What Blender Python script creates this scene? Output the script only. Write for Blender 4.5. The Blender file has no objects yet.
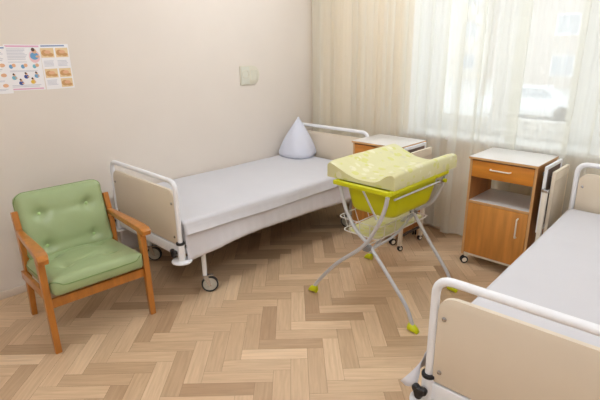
import bpy, bmesh, math, random
from mathutils import Vector, Matrix, noise
random.seed(7)
PI = math.pi
scn = bpy.context.scene
C = scn.collection

# ------------------------------------------------------------------ materials
def lin(c):
    return tuple(((v/255)/12.92 if v/255 <= .04045 else ((v/255+.055)/1.055)**2.4) for v in c)
def mat(name, rgb, rough=.5, metal=0.0, spec=.5, bump=0.0, bscale=60, vary=0.0, vscale=8, stretch=(1, 1, 1), coat=0.0):
    m = bpy.data.materials.new(name); m.use_nodes = True
    nt = m.node_tree; N = nt.nodes; L = nt.links
    p = N['Principled BSDF']
    p.inputs['Base Color'].default_value = (*lin(rgb), 1)
    p.inputs['Roughness'].default_value = rough
    p.inputs['Metallic'].default_value = metal
    p.inputs['Specular IOR Level'].default_value = spec
    p.inputs['Coat Weight'].default_value = coat
    if bump or vary:
        tc = N.new('ShaderNodeTexCoord'); mp = N.new('ShaderNodeMapping'); mp.inputs['Scale'].default_value = stretch
        L.new(tc.outputs['Object'], mp.inputs['Vector'])
    if vary:
        n = N.new('ShaderNodeTexNoise'); n.inputs['Scale'].default_value = vscale; n.inputs['Detail'].default_value = 5
        L.new(mp.outputs[0], n.inputs['Vector'])
        r = N.new('ShaderNodeValToRGB'); c = lin(rgb)
        r.color_ramp.elements[0].position = .3; r.color_ramp.elements[1].position = .72
        r.color_ramp.elements[0].color = (*[max(0, v*(1-vary)) for v in c], 1)
        r.color_ramp.elements[1].color = (*[min(1, v*(1+vary)) for v in c], 1)
        L.new(n.outputs['Fac'], r.inputs[0]); L.new(r.outputs[0], p.inputs['Base Color'])
    if bump:
        n2 = N.new('ShaderNodeTexNoise'); n2.inputs['Scale'].default_value = bscale; n2.inputs['Detail'].default_value = 4
        L.new(mp.outputs[0], n2.inputs['Vector'])
        b = N.new('ShaderNodeBump'); b.inputs['Strength'].default_value = bump; b.inputs['Distance'].default_value = .01
        L.new(n2.outputs['Fac'], b.inputs['Height']); L.new(b.outputs[0], p.inputs['Normal'])
    return m

M = {}
M['wall'] = mat('wallpaper_beige', (226, 217, 207), .75, bump=.12, bscale=180, vary=.015, vscale=3)
M['wall_far'] = mat('wallpaper_cream', (242, 218, 176), .75, bump=.12, bscale=180, vary=.015, vscale=3)
M['ceiling'] = mat('ceiling_white', (244, 242, 238), .8, bump=.05)
M['skirting'] = mat('skirting_beige', (214, 199, 184), .5, vary=.03, vscale=6)
M['white_frame'] = mat('window_white', (246, 246, 245), .3, bump=.01)
M['sill'] = mat('sill_white', (246, 246, 244), .3, vary=.01)
M['white_metal'] = mat('white_enamel', (238, 240, 244), .28, bump=.01)
M['cream_metal'] = mat('cream_enamel', (233, 226, 212), .35, bump=.01)
M['panel'] = mat('beige_laminate', (222, 209, 189), .38, vary=.02, vscale=4)
M['panel_edge'] = mat('cream_edge', (238, 226, 205), .4, vary=.01)
M['black'] = mat('black_plastic', (28, 28, 32), .45, bump=.02)
M['chrome'] = mat('steel', (190, 192, 196), .25, metal=1, bump=.02)
M['silver'] = mat('silver_paint', (200, 203, 210), .28, metal=.2, bump=.02)
M['dark_steel'] = mat('dark_steel', (96, 92, 92), .4, metal=.6, bump=.02)
M['inlay'] = mat('brown_board', (128, 108, 98), .6, vary=.25, vscale=14)
M['pivot'] = mat('grey_plastic', (132, 130, 130), .45, bump=.02)
M['tire'] = mat('grey_rubber', (44, 46, 50), .6, bump=.03)
M['hub'] = mat('hub_grey', (186, 183, 172), .4, vary=.08, vscale=20)
M['deck'] = mat('bed_deck', (88, 66, 54), .6, vary=.1)
M['mattress'] = mat('mattress_ticking', (225, 222, 222), .85, bump=.1)
M['sheet'] = mat('cotton_sheet', (217, 216, 222), .85, spec=.2, bump=.10, bscale=25, vary=.012, vscale=6)
M['cover'] = mat('cotton_cover', (211, 211, 216), .85, spec=.2, bump=.10, bscale=14, vary=.01, vscale=4)
M['pillow'] = mat('pillowcase', (216, 219, 232), .85, spec=.2, bump=.15, bscale=18, vary=.015)
M['wood'] = mat('alder_veneer', (204, 139, 66), .38, vary=.17, vscale=5, stretch=(5, 5, .55), bump=.03, bscale=20)
M['wood_drawer'] = mat('alder_veneer_across', (212, 136, 48), .38, vary=.14, vscale=5, stretch=(.5, 5, 6), bump=.03, bscale=20)
M['wood_edge'] = mat('pale_edge_band', (206, 160, 108), .42, vary=.08, vscale=10)
M['wood_side'] = mat('veneer_side', (186, 124, 66), .42, vary=.16, vscale=5, stretch=(5, 5, .5))
M['speckle'] = mat('speckled_laminate', (222, 219, 214), .3, vary=.035, vscale=90)
M['chair_wood'] = mat('varnished_beech', (184, 117, 44), .3, vary=.18, vscale=9, stretch=(3, 3, .7), coat=.3)
M['leather'] = mat('green_leatherette', (158, 177, 130), .3, bump=.06, bscale=120, vary=.03, vscale=5, spec=.55)
M['piping'] = mat('green_welt', (124, 152, 92), .35, bump=.03)
M['button'] = mat('pale_green_button', (176, 204, 140), .3, bump=.02)
M['lime'] = mat('lime_plastic', (204, 206, 4), .35, bump=.01)
M['lime_foot'] = mat('lime_rubber', (208, 214, 10), .4, bump=.03)
M['paper'] = mat('paper', (240, 238, 240), .6, bump=.02)
M['plate'] = mat('plate_plastic', (219, 214, 196), .4, bump=.02)
M['plate2'] = mat('plate_plastic_relief', (214, 214, 200), .4, bump=.02)
M['wire'] = mat('white_wire', (225, 222, 218), .35, bump=.01)

def mat_pad():
    m = mat('leaf_print_vinyl', (232, 232, 158), .4)
    nt = m.node_tree; N = nt.nodes; L = nt.links; p = N['Principled BSDF']
    tc = N.new('ShaderNodeTexCoord')
    def layer(scale, seed, th):
        mp = N.new('ShaderNodeMapping'); mp.inputs['Location'].default_value = (seed, seed*.7, 0)
        L.new(tc.outputs['Object'], mp.inputs['Vector'])
        v = N.new('ShaderNodeTexVoronoi'); v.inputs['Scale'].default_value = scale
        L.new(mp.outputs[0], v.inputs['Vector'])
        n = N.new('ShaderNodeTexNoise'); n.inputs['Scale'].default_value = scale*2.2
        L.new(mp.outputs[0], n.inputs['Vector'])
        a = N.new('ShaderNodeMath'); a.operation = 'MULTIPLY_ADD'; a.inputs[1].default_value = .45
        L.new(n.outputs['Fac'], a.inputs[0]); L.new(v.outputs['Distance'], a.inputs[2])
        r = N.new('ShaderNodeValToRGB'); r.color_ramp.elements[0].position = th; r.color_ramp.elements[1].position = th+.07
        r.color_ramp.elements[0].color = (1, 1, 1, 1); r.color_ramp.elements[1].color = (0, 0, 0, 1)
        L.new(a.outputs[0], r.inputs[0]); return r.outputs[0]
    base = (*lin((212, 209, 160)), 1); cur = None
    for sc_, sd, th, col in ((13, .2, .50, (206, 206, 124)), (11, 3.1, .44, (222, 219, 186)), (10, 7.7, .38, (204, 201, 164))):
        mx = N.new('ShaderNodeMixRGB'); L.new(layer(sc_, sd, th), mx.inputs[0])
        if cur is None: mx.inputs[1].default_value = base
        else: L.new(cur, mx.inputs[1])
        mx.inputs[2].default_value = (*lin(col), 1); cur = mx.outputs[0]
    L.new(cur, p.inputs['Base Color'])
    n = N.new('ShaderNodeTexNoise'); n.inputs['Scale'].default_value = 30; L.new(tc.outputs['Object'], n.inputs['Vector'])
    b = N.new('ShaderNodeBump'); b.inputs['Strength'].default_value = .15; b.inputs['Distance'].default_value = .01
    L.new(n.outputs['Fac'], b.inputs['Height']); L.new(b.outputs[0], p.inputs['Normal'])
    return m
M['pad'] = mat_pad()

def mat_sheer():
    m = bpy.data.materials.new('sheer_voile'); m.use_nodes = True
    nt = m.node_tree; N = nt.nodes; L = nt.links; N.clear()
    out = N.new('ShaderNodeOutputMaterial')
    tr = N.new('ShaderNodeBsdfTransparent'); tr.inputs[0].default_value = (.98, .98, .965, 1)
    df = N.new('ShaderNodeBsdfDiffuse'); tl = N.new('ShaderNodeBsdfTranslucent')
    tc = N.new('ShaderNodeTexCoord'); mp = N.new('ShaderNodeMapping'); mp.inputs['Scale'].default_value = (60, 60, 1.5)
    n = N.new('ShaderNodeTexNoise'); n.inputs['Scale'].default_value = 1
    L.new(tc.outputs['Object'], mp.inputs[0]); L.new(mp.outputs[0], n.inputs['Vector'])
    for b in (df, tl): b.inputs[0].default_value = (*lin((248, 248, 242)), 1)
    m1 = N.new('ShaderNodeMixShader'); m1.inputs[0].default_value = .36
    L.new(df.outputs[0], m1.inputs[1]); L.new(tl.outputs[0], m1.inputs[2])
    r = N.new('ShaderNodeMapRange'); r.inputs['To Min'].default_value = .58; r.inputs['To Max'].default_value = .64
    L.new(n.outputs['Fac'], r.inputs[0])
    m2 = N.new('ShaderNodeMixShader'); L.new(r.outputs[0], m2.inputs[0])
    L.new(tr.outputs[0], m2.inputs[1]); L.new(m1.outputs[0], m2.inputs[2]); L.new(m2.outputs[0], out.inputs[0])
    return m
M['sheer'] = mat_sheer()

def mat_glass():
    m = bpy.data.materials.new('window_glass'); m.use_nodes = True
    nt = m.node_tree; N = nt.nodes; L = nt.links; N.clear()
    out = N.new('ShaderNodeOutputMaterial'); tr = N.new('ShaderNodeBsdfTransparent'); tr.inputs[0].default_value = (.96, .98, .97, 1)
    g = N.new('ShaderNodeBsdfGlossy'); g.inputs['Roughness'].default_value = .02
    mx = N.new('ShaderNodeMixShader'); mx.inputs[0].default_value = .05
    L.new(tr.outputs[0], mx.inputs[1]); L.new(g.outputs[0], mx.inputs[2]); L.new(mx.outputs[0], out.inputs[0])
    return m
M['glass'] = mat_glass()

def mat_floor():
    m = mat('oak_herringbone_laminate', (200, 164, 124), .36)
    nt = m.node_tree; N = nt.nodes; L = nt.links; p = N['Principled BSDF']
    uv = N.new('ShaderNodeUVMap'); uv.uv_map = 'plank'
    at = N.new('ShaderNodeAttribute'); at.attribute_name = 'tone'
    mp = N.new('ShaderNodeMapping'); mp.inputs['Scale'].default_value = (3.0, 42, 1)
    L.new(uv.outputs[0], mp.inputs[0])
    n = N.new('ShaderNodeTexNoise'); n.inputs['Scale'].default_value = 1.6; n.inputs['Detail'].default_value = 6; n.inputs['Distortion'].default_value = .6
    L.new(mp.outputs[0], n.inputs['Vector'])
    r = N.new('ShaderNodeValToRGB'); e = r.color_ramp.elements
    e[0].position = 0; e[1].position = 1
    e[0].color = (*lin((184, 151, 118)), 1); e[1].color = (*lin((236, 207, 172)), 1)
    k = e.new(.5); k.color = (*lin((216, 185, 150)), 1)
    L.new(at.outputs['Fac'], r.inputs[0])
    mx = N.new('ShaderNodeMixRGB'); mx.blend_type = 'MULTIPLY'; mx.inputs[0].default_value = .55
    r2 = N.new('ShaderNodeValToRGB'); r2.color_ramp.elements[0].position = .3; r2.color_ramp.elements[1].position = .7
    r2.color_ramp.elements[0].color = (.70, .67, .63, 1); r2.color_ramp.elements[1].color = (1, 1, 1, 1)
    L.new(n.outputs['Fac'], r2.inputs[0]); L.new(r.outputs[0], mx.inputs[1]); L.new(r2.outputs[0], mx.inputs[2])
    L.new(mx.outputs[0], p.inputs['Base Color'])
    b = N.new('ShaderNodeBump'); b.inputs['Strength'].default_value = .08; b.inputs['Distance'].default_value = .005
    L.new(n.outputs['Fac'], b.inputs['Height']); L.new(b.outputs[0], p.inputs['Normal'])
    return m
M['floor'] = mat_floor()
M['floor_gap'] = mat('floor_joint', (128, 96, 68), .6, vary=.05)

# ------------------------------------------------------------------ helpers
def nb(): return bmesh.new()
def obj(name, bm, m, parent=None, smooth=True, loc=None, sharp=35):
    me = bpy.data.meshes.new(name)
    bmesh.ops.recalc_face_normals(bm, faces=bm.faces[:])
    bm.to_mesh(me); bm.free()
    for mm in (m if isinstance(m, (list, tuple)) else [m]): me.materials.append(mm)
    if smooth:
        me.polygons.foreach_set('use_smooth', [True]*len(me.polygons))
        me.set_sharp_from_angle(angle=math.radians(sharp))
    o = bpy.data.objects.new(name, me); C.objects.link(o)
    if parent: o.parent = parent
    if loc: o.location = loc
    return o
def tag(o, label, cat, group=None):
    o['label'] = label; o['category'] = cat
    if group: o['group'] = group
    return o
def thing(name, label, cat, loc=(0, 0, 0), rz=0, group=None):
    o = bpy.data.objects.new(name, None); C.objects.link(o); o.location = loc; o.rotation_euler = (0, 0, rz)
    o.empty_display_size = .1
    return tag(o, label, cat, group)
def struct(o): o['kind'] = 'structure'; return o
def box(bm, x0, x1, y0, y1, z0, z1, bev=0.0, seg=2, mi=0, mtx=None):
    r = bmesh.ops.create_cube(bm, size=1); vs = r['verts']
    for v in vs:
        v.co = Vector(((x0+x1)/2+v.co.x*(x1-x0), (y0+y1)/2+v.co.y*(y1-y0), (z0+z1)/2+v.co.z*(z1-z0)))
        if mtx: v.co = mtx @ v.co
    fs = list({f for v in vs for f in v.link_faces})
    for f in fs: f.material_index = mi
    if bev:
        es = list({e for v in vs for e in v.link_edges})
        rr = bmesh.ops.bevel(bm, geom=es, offset=bev, segments=seg, profile=.5, affect='EDGES')
        for f in rr['faces']: f.material_index = mi
    return bm
def tube(bm, pts, r, n=10, closed=False, mi=0, caps=True):
    pts = [Vector(p) for p in pts]; rings = []; L = len(pts)
    rad = r if callable(r) else (lambda t: r)
    prev = None
    for i, p in enumerate(pts):
        if closed: t = (pts[(i+1) % L]-pts[i-1]).normalized()
        else: t = (pts[min(i+1, L-1)]-pts[max(i-1, 0)]).normalized()
        if prev is None:
            a = Vector((0, 0, 1)) if abs(t.z) < .9 else Vector((1, 0, 0))
            u = t.cross(a).normalized()
        else:
            u = (prev-t*prev.dot(t)).normalized()
        prev = u; w = t.cross(u); rr = rad(i/max(1, L-1))
        rings.append([bm.verts.new(p+(u*math.cos(2*PI*k/n)+w*math.sin(2*PI*k/n))*rr) for k in range(n)])
    m = L if closed else L-1
    for i in range(m):
        a, b = rings[i], rings[(i+1) % L]
        for k in range(n):
            f = bm.faces.new((a[k], a[(k+1) % n], b[(k+1) % n], b[k])); f.material_index = mi
    if caps and not closed:
        for rg in (rings[0], rings[-1]):
            f = bm.faces.new(rg); f.material_index = mi
    return bm
def fillet(pts, r, seg=6):
    pts = [Vector(p) for p in pts]; out = [pts[0]]
    for i in range(1, len(pts)-1):
        a, b, c = pts[i-1], pts[i], pts[i+1]
        d1 = (a-b).normalized(); d2 = (c-b).normalized()
        th = d1.angle(d2)
        d = min(r/math.tan(th/2), (a-b).length*.49, (c-b).length*.49)
        p0 = b+d1*d; p2 = b+d2*d
        for k in range(seg+1):
            t = k/seg; out.append(p0*(1-t)**2+b*2*t*(1-t)*1.0+p2*t*t)
    out.append(pts[-1]); return out
def spline(pts, n=8):
    P = [Vector(p) for p in pts]; P = [P[0]*2-P[1]]+P+[P[-1]*2-P[-2]]; out = []
    for i in range(1, len(P)-2):
        for k in range(n):
            t = k/n; a, b, c, d = P[i-1:i+3]
            out.append(.5*((2*b)+(c-a)*t+(2*a-5*b+4*c-d)*t*t+(3*b-a-3*c+d)*t**3))
    out.append(P[-2]); return out
def lathe(bm, prof, n=20, mtx=None, mi=0, ring=False):
    """prof: (radius, height) list, around z, then mtx"""
    rings = []
    for r, z in prof:
        rr = max(r, 1e-5)
        rings.append([bm.verts.new((rr*math.cos(2*PI*k/n), rr*math.sin(2*PI*k/n), z)) for k in range(n)])
    for a, b in zip(rings, rings[1:]):
        for k in range(n):
            f = bm.faces.new((a[k], a[(k+1) % n], b[(k+1) % n], b[k])); f.material_index = mi
    if ring:
        a, b = rings[-1], rings[0]
        for k in range(n): bm.faces.new((a[k], a[(k+1) % n], b[(k+1) % n], b[k]))
    for rg in (() if ring else (rings[0], rings[-1])):
        f = bm.faces.new(rg); f.material_index = mi
    if mtx:
        for rg in rings:
            for v in rg: v.co = mtx @ v.co
    return bm
def T(x, y, z): return Matrix.Translation((x, y, z))
def prism(bm, poly, d0, d1, axis='y', bev=0, mi=0, mtx=None):
    """poly: 2-D outline in the two remaining axes, extruded along axis from d0 to d1"""
    def mk(a, b, d):
        return {'y': (a, d, b), 'x': (d, a, b), 'z': (a, b, d)}[axis]
    v0 = [bm.verts.new(mk(a, b, d0)) for a, b in poly]; v1 = [bm.verts.new(mk(a, b, d1)) for a, b in poly]
    n = len(poly); fs = [bm.faces.new(v0), bm.faces.new(v1[::-1])]
    for i in range(n): fs.append(bm.faces.new((v0[i], v0[(i+1) % n], v1[(i+1) % n], v1[i])))
    for f in fs: f.material_index = mi
    if bev:
        es = list(fs[0].edges)+list(fs[1].edges)
        rr = bmesh.ops.bevel(bm, geom=es, offset=bev, segments=2, profile=.5, affect='EDGES')
        for f in rr['faces']: f.material_index = mi
    if mtx:
        for v in v0+v1:
            if v.is_valid: v.co = mtx @ v.co
    return bm
def rrect(x0, x1, z0, z1, rs, n=6):
    """rounded rectangle; rs = radii (bl, br, tr, tl)"""
    pts = []
    for (cx, cz, sx, sz, r, a0) in ((x0, z0, 1, 1, rs[0], PI), (x1, z0, -1, 1, rs[1], 1.5*PI), (x1, z1, -1, -1, rs[2], 0), (x0, z1, 1, -1, rs[3], .5*PI)):
        if r <= 0: pts.append((cx, cz)); continue
        for k in range(n+1):
            a = a0+k/n*PI/2
            pts.append((cx+sx*r+math.cos(a)*r, cz+sz*r+math.sin(a)*r))
    return pts
def dup(root, loc, rz, label, group=None):
    r = root.copy(); C.objects.link(r); r.location = loc; r.rotation_euler = (0, 0, rz); r['label'] = label
    if group: r['group'] = group
    for ch in list(root.children):
        c = ch.copy(); C.objects.link(c); c.parent = r
        for g in list(ch.children):
            d = g.copy(); C.objects.link(d); d.parent = c
    return r

# ------------------------------------------------------------------ setting
RX, RY, RZ = 4.9, -5.3, 2.95
def make_floor():
    bm = nb(); uvl = bm.loops.layers.uv.new('plank'); cl = bm.loops.layers.float_color.new('tone')
    w = .0932; A, B = -.5475, 2.56
    s = math.sqrt(.5)
    def P(i, j):  # grid cell coordinates -> world
        e1 = A+i*w; e2 = B+j*w
        return (e1*s+e2*s, e1*s-e2*s)
    g = .006
    for k in range(-75, 75):
        for q in range(-12, 13):
            for kind in (0, 1):
                if kind == 0: i0, i1, j0, j1 = -k, -k+1, k+8*q, k+4+8*q
                else: i0, i1, j0, j1 = -k, -k+4, k+4+8*q, k+5+8*q
                cx, cy = P((i0+i1)/2, (j0+j1)/2)
                if not (-.4 < cx < RX+.4 and RY-.4 < cy < .4): continue
                cs = [P(i0+g, j0+g), P(i1-g, j0+g), P(i1-g, j1-g), P(i0+g, j1-g)]
                f = bm.faces.new([bm.verts.new((x, y, 0)) for x, y in cs])
                t = min(1, max(0, random.gauss(.5, .24))); ox, oy = random.random()*50, random.random()*50
                for l, (u, v) in zip(f.loops, ((0, 0), (1, 0), (1, 1), (0, 1))):
                    if kind == 0: l[uvl].uv = (ox+v*.373, oy+u*.093)
                    else: l[uvl].uv = (ox+u*.373, oy+v*.093)
                    l[cl] = (t, t, t, 1)
    for co, no in (((0, 0, 0), (-1, 0, 0)), ((RX, 0, 0), (1, 0, 0)), ((0, 0, 0), (0, 1, 0)), ((0, RY, 0), (0, -1, 0))):
        bmesh.ops.bisect_plane(bm, geom=bm.verts[:]+bm.edges[:]+bm.faces[:], plane_co=co, plane_no=no, clear_outer=True)
    for f in bm.faces: f.normal_update()
    box(bm, 0, RX, RY, 0, -.12, -.0012, mi=1)
    o = obj('floor', bm, [M['floor'], M['floor_gap']], smooth=False)
    return struct(o)
make_floor()
TH = .36
b = nb(); box(b, -.2, 0, RY-.2, TH, -.12, RZ+.1); struct(obj('wall_left', b, M['wall'], smooth=False))
b = nb(); box(b, RX, RX+.2, RY-.2, TH, -.12, RZ+.1); struct(obj('wall_right', b, M['wall'], smooth=False))
b = nb(); box(b, 0, RX, RY-.2, RY, -.12, RZ+.1); struct(obj('wall_near', b, M['wall'], smooth=False))
b = nb(); box(b, -.2, RX+.2, RY-.2, TH, RZ, RZ+.15); struct(obj('ceiling', b, M['ceiling'], smooth=False))
WX0, WX1, WZ0, WZ1 = 1.20, 3.36, .86, 2.45
b = nb()
box(b, 0, WX0, 0, TH, -.12, RZ); box(b, WX1, RX, 0, TH, -.12, RZ)
box(b, WX0, WX1, 0, TH, -.12, WZ0); box(b, WX0, WX1, 0, TH, WZ1, RZ)
struct(obj('wall_far', b, M['wall_far'], smooth=False))
b = nb(); box(b, 0, .014, RY, 0, 0, .055, .004); struct(obj('baseboard_left', b, M['skirting']))
b = nb(); box(b, .014, RX, -.014, 0, 0, .055, .004); struct(obj('baseboard_far', b, M['skirting']))

# window: white lining, frame, sashes, sill
win = bpy.data.objects.new('window_1', None); C.objects.link(win); struct(win)
b = nb()
box(b, WX0-.0, WX0+.012, -.004, .29, WZ0, WZ1); box(b, WX1-.012, WX1, -.004, .29, WZ0, WZ1); box(b, WX0, WX1, -.004, .29, WZ1-.012, WZ1)
obj('reveal_lining', b, M['white_frame'], win, smooth=False)
b = nb(); box(b, WX0-.04, WX1+.04, -.055, .30, WZ0-.002, WZ0+.034, .008); obj('window_sill', b, M['sill'], win)
FY0, FY1 = .28, .35
b = nb()
box(b, WX0+.012, WX0+.12, FY0, FY1, WZ0+.034, WZ1-.012, .006); box(b, WX1-.12, WX1-.012, FY0, FY1, WZ0+.034, WZ1-.012, .006)
box(b, WX0+.12, WX1-.12, FY0, FY1, WZ0+.034, WZ0+.11, .006); box(b, WX0+.12, WX1-.12, FY0, FY1, WZ1-.1, WZ1-.012, .006)
for xm in (1.955, 2.60): box(b, xm-.03, xm+.03, FY0, FY1, WZ0+.11, WZ1-.1, .006)
obj('window_frame', b, M['white_frame'], win)
for x0, x1 in ((WX0+.12, 1.925), (1.985, 2.57), (2.63, WX1-.12)):
    b = nb(); z0, z1 = WZ0+.11, WZ1-.1; s_ = .075
    box(b, x0, x0+s_, FY0-.015, FY1-.02, z0, z1, .006); box(b, x1-s_, x1, FY0-.015, FY1-.02, z0, z1, .006)
    box(b, x0+s_, x1-s_, FY0-.015, FY1-.02, z0, z0+s_, .006); box(b, x0+s_, x1-s_, FY0-.015, FY1-.02, z1-s_, z1, .006)
    sash = obj('window_sash', b, M['white_frame'], win)
    b = nb(); box(b, x0+s_-.004, x1-s_+.004, .300, .306, z0+s_-.004, z1-s_+.004); obj('pane', b, M['glass'], sash, smooth=False)

# ------------------------------------------------------------------ curtains
def curtain(label, x0, x1, y0, zt, zb, folds, seed):
    rnd = random.Random(seed)
    path = []; x = x0; ph = rnd.random()*6
    fl = sorted(folds)
    def wav(x): return .006*math.sin(x*23+ph)+.004*math.sin(x*57+2*ph)+.002*math.sin(x*103+ph)
    pts = []; xs = x0
    for fx, fw, fd in fl:
        while xs < fx-fw*.5-.02: pts.append((xs, y0+wav(xs))); xs += .02
        pts += [(fx-fw*.2, y0+wav(fx)-fd*.2), (fx+fw*.5, y0+wav(fx)-fd), (fx+fw*.35, y0+wav(fx)-fd*.1),
                (fx-fw*.35, y0+wav(fx)+fd*.3), (fx-fw*.5, y0+wav(fx)+fd), (fx+fw*.2, y0+wav(fx)+fd*.6)]
        xs = fx+fw*.5+.02
    while xs < x1: pts.append((xs, y0+wav(xs))); xs += .02
    pts.append((x1, y0+wav(x1)))
    sp = spline([(a, c, 0) for a, c in pts], 3)
    bm = nb(); rows = []; NZ = 26
    for j in range(NZ+1):
        t = j/NZ; z = zt+(zb-zt)*t; row = []
        for p in sp:
            sway = .012*math.sin(p.x*9+t*2.2+ph)*t
            row.append(bm.verts.new((p.x+sway, p.y+(.010*math.sin(p.x*23+ph)+.004*math.sin(p.x*70))*t*1.0, z+(.006*math.sin(p.x*14) if j == NZ else 0))))
        rows.append(row)
    for a, c in zip(rows, rows[1:]):
        for k in range(len(sp)-1): bm.faces.new((a[k], a[k+1], c[k+1], c[k]))
    o = obj('curtain', bm, M['sheer'], sharp=180)
    tag(o, label, 'curtain', 'sheer curtains at the window')
    # hem: a doubled band along the bottom edge
    bm = nb(); tube(bm, [(v.x+.012*math.sin(v.x*9+2.2+ph), v.y+.010*math.sin(v.x*23+ph)+.004*math.sin(v.x*70), zb+.004+.006*math.sin(v.x*14)) for v in sp[::2]], .005, 6)
    obj('hem', bm, M['sheer'], o)
    return o
lf = [(.05+.062*i+random.uniform(-.012, .012), random.choice((.018, .026, .034)), random.uniform(.004, .009)) for i in range(17) if i not in (3, 6, 7, 10, 13, 14)]
lf += [(1.16, .04, .010), (1.30, .02, .007), (1.41, .025, .008), (1.57, .04, .010)]
curtain('cream sheer curtain hanging in the corner behind the pillow and the further cabinet', .015, 1.69, -.068, 2.78, .045, lf, 3)
rf = [(1.72, .04, .010), (1.87, .035, .010), (1.935, .018, .007), (2.185, .085, .014), (2.57, .05, .012), (2.74, .02, .007), (2.9, .06, .02), (3.1, .05, .02), (3.3, .05, .02)]
curtain('white sheer curtain hanging in front of the window behind the nearer cabinet', 1.655, 3.55, -.100, 2.78, .03, rf, 5)
b = nb(); tube(b, [(.02, -.10, 2.80), (RX-.9, -.10, 2.80)], .014, 10)
for xx in (.1, 2.0, 3.9): box(b, xx-.01, xx+.01, -.10, 0, 2.79, 2.81)
tag(obj('curtain_rail', b, M['white_metal']), 'white curtain rail above the window', 'curtain rail')

# ------------------------------------------------------------------ beds
BL, BW = 2.046, .88
def caster(parent, x, y, ang, R=.060, w=.024, off=.03):
    """swivel caster standing on z=0 under (x, y); ang = rolling direction"""
    dx, dy = math.cos(ang), math.sin(ang)
    cx, cy = x-dx*off, y-dy*off
    rot = Matrix.Rotation(ang, 4, 'Z')
    mt = T(cx, cy, R) @ rot @ Matrix.Rotation(PI/2, 4, 'X')
    b = nb(); lathe(b, [(R*.82, -w/2), (R*.96, -w/2), (R, -w*.3), (R, w*.3), (R*.96, w/2), (R*.82, w/2)], 28, mt, ring=True)
    obj('tire', b, M['tire'], parent)
    b = nb(); lathe(b, [(.0, -w*.46), (R*.12, -w*.62), (R*.2, -w*.36), (R*.815, -w*.36), (R*.815, w*.36), (R*.2, w*.36), (R*.12, w*.62), (0, w*.46)], 24, mt)
    obj('wheel_hub', b, M['hub'], parent)
    b = nb()
    for s in (-1, 1):
        poly = [(-off-.010, R-.014), (-off+.010, R-.014), (.016, R*2+.006), (.016, R*2+.012), (-.02, R*2+.012)]
        prism(b, [(p[0], p[1]) for p in poly], s*(w/2+.003)-.0015, s*(w/2+.003)+.0015, 'y', mtx=T(x, y, 0) @ rot)
    box(b, -.022, .018, -w/2-.0045, w/2+.0045, R*2+.008, R*2+.013, mtx=T(x, y, 0) @ rot)
    box(b, -.055, -.022, -.010, .010, R*2+.004, R*2+.009, .001, 1, mtx=T(x, y, 0) @ rot)
    obj('caster_fork', b, M['chrome'], parent)
def bed(label, loc, rz):
    t = thing('hospital_bed', label, 'bed', loc, rz, 'hospital beds')
    for end, y, h, pz0, pz1 in (('foot', 0, .85, .418, .79), ('head', BL, .884, .43, .825)):
        b = nb(); tube(b, fillet([(0, y, .36), (0, y, h), (BW, y, h), (BW, y, .36)], .065, 8), .0165, 14)
        obj(end+'_rail', b, M['white_metal'], t)
        b = nb(); prism(b, rrect(.019, BW-.019, pz0, pz1, (.004, .004, .06, .06)), y-.010, y+.010, 'y', .003)
        p = obj(end+'_panel', b, M['panel'], t)
        for bx in (.045, BW-.045):
            for bz in (pz0+.05, pz1-.09):
                b = nb(); lathe(b, [(0, -.002), (.009, -.002), (.009, .004), (.005, .0065), (0, .0065)], 12, T(bx, y-.010, bz) @ Matrix.Rotation(PI/2, 4, 'X'))
                obj('bolt', b, M['chrome'], p)
        b = nb(); box(b, .02, BW-.02, y-.014, y+.016, .335, .408, .004); obj('end_beam', b, M['white_metal'], t)
        for bx in (0, BW):
            s = nb(); lathe(s, [(.024, .30), (.0265, .302), (.0265, .423), (.024, .425)], 20, T(bx, y, 0)); so = obj('post_sleeve', s, M['white_metal'], t)
            s = nb(); lathe(s, [(.0172, .424), (.027, .424), (.029, .428), (.029, .436), (.027, .44), (.0172, .44)], 20, T(bx, y, 0)); obj('collar', s, M['black'], so)
            if end == 'foot':
                s = nb()
                m_ = T(bx-.012, y-.022, .375) @ Matrix.Rotation(PI/2, 4, 'X')
                lathe(s, [(.006, -.004), (.006, .016), (.018, .018), (.022, .024), (.022, .036), (.017, .041), (0, .042)], 14, m_)
                for k in range(3):
                    a = k*2*PI/3+.4; lathe(s, [(.0, .017), (.014, .017), (.016, .024), (.016, .034), (.012, .039), (0, .039)], 12, T(bx-.012+.018*math.cos(a), y-.022, .375+.018*math.sin(a)) @ Matrix.Rotation(PI/2, 4, 'X'))
                obj('clamp_knob', s, M['black'], so)
            s = nb(); lathe(s, [(.0268, .298), (.060, .298), (.068, .302), (.068, .310), (.060, .314), (.0268, .314)], 28, T(bx, y, 0))
            obj('corner_bumper', s, M['white_metal'], t)
    for sx in (.035, BW-.035):
        b = nb(); box(b, sx-.016, sx+.016, .02, BL-.02, .335, .375, .003); obj('side_rail', b, M['white_metal'], t)
    b = nb(); box(b, .055, BW-.055, .03, BL-.03, .352, .372, .003)
    for k in range(12): box(b, .053, BW-.053, .1+k*.16, .16+k*.16, .3725, .384, .002, 1)
    obj('bed_deck', b, M['deck'], t)
    for k, (lx, ly, a) in enumerate(((BW-.012, .175, .95+PI), (.10, .175, .75+PI), (BW-.03, BL-.2, .5), (.07, BL-.2, 2.0))):
        b = nb(); tube(b, [(lx, ly, .336), (lx, ly, .132)], .0165, 14); leg = obj('leg', b, M['white_metal'], t)
        caster(leg, lx, ly, a)
    return t
bed1 = bed('white-framed wheeled hospital bed along the wall beside the green armchair', (.1028, -2.3788, 0), 0)
B2LOC, B2R = (2.8267, -2.4291, 0), .0383
bed2 = dup(bed1, B2LOC, B2R, 'white-framed wheeled hospital bed in the right foreground, footboard nearest the camera')

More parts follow.
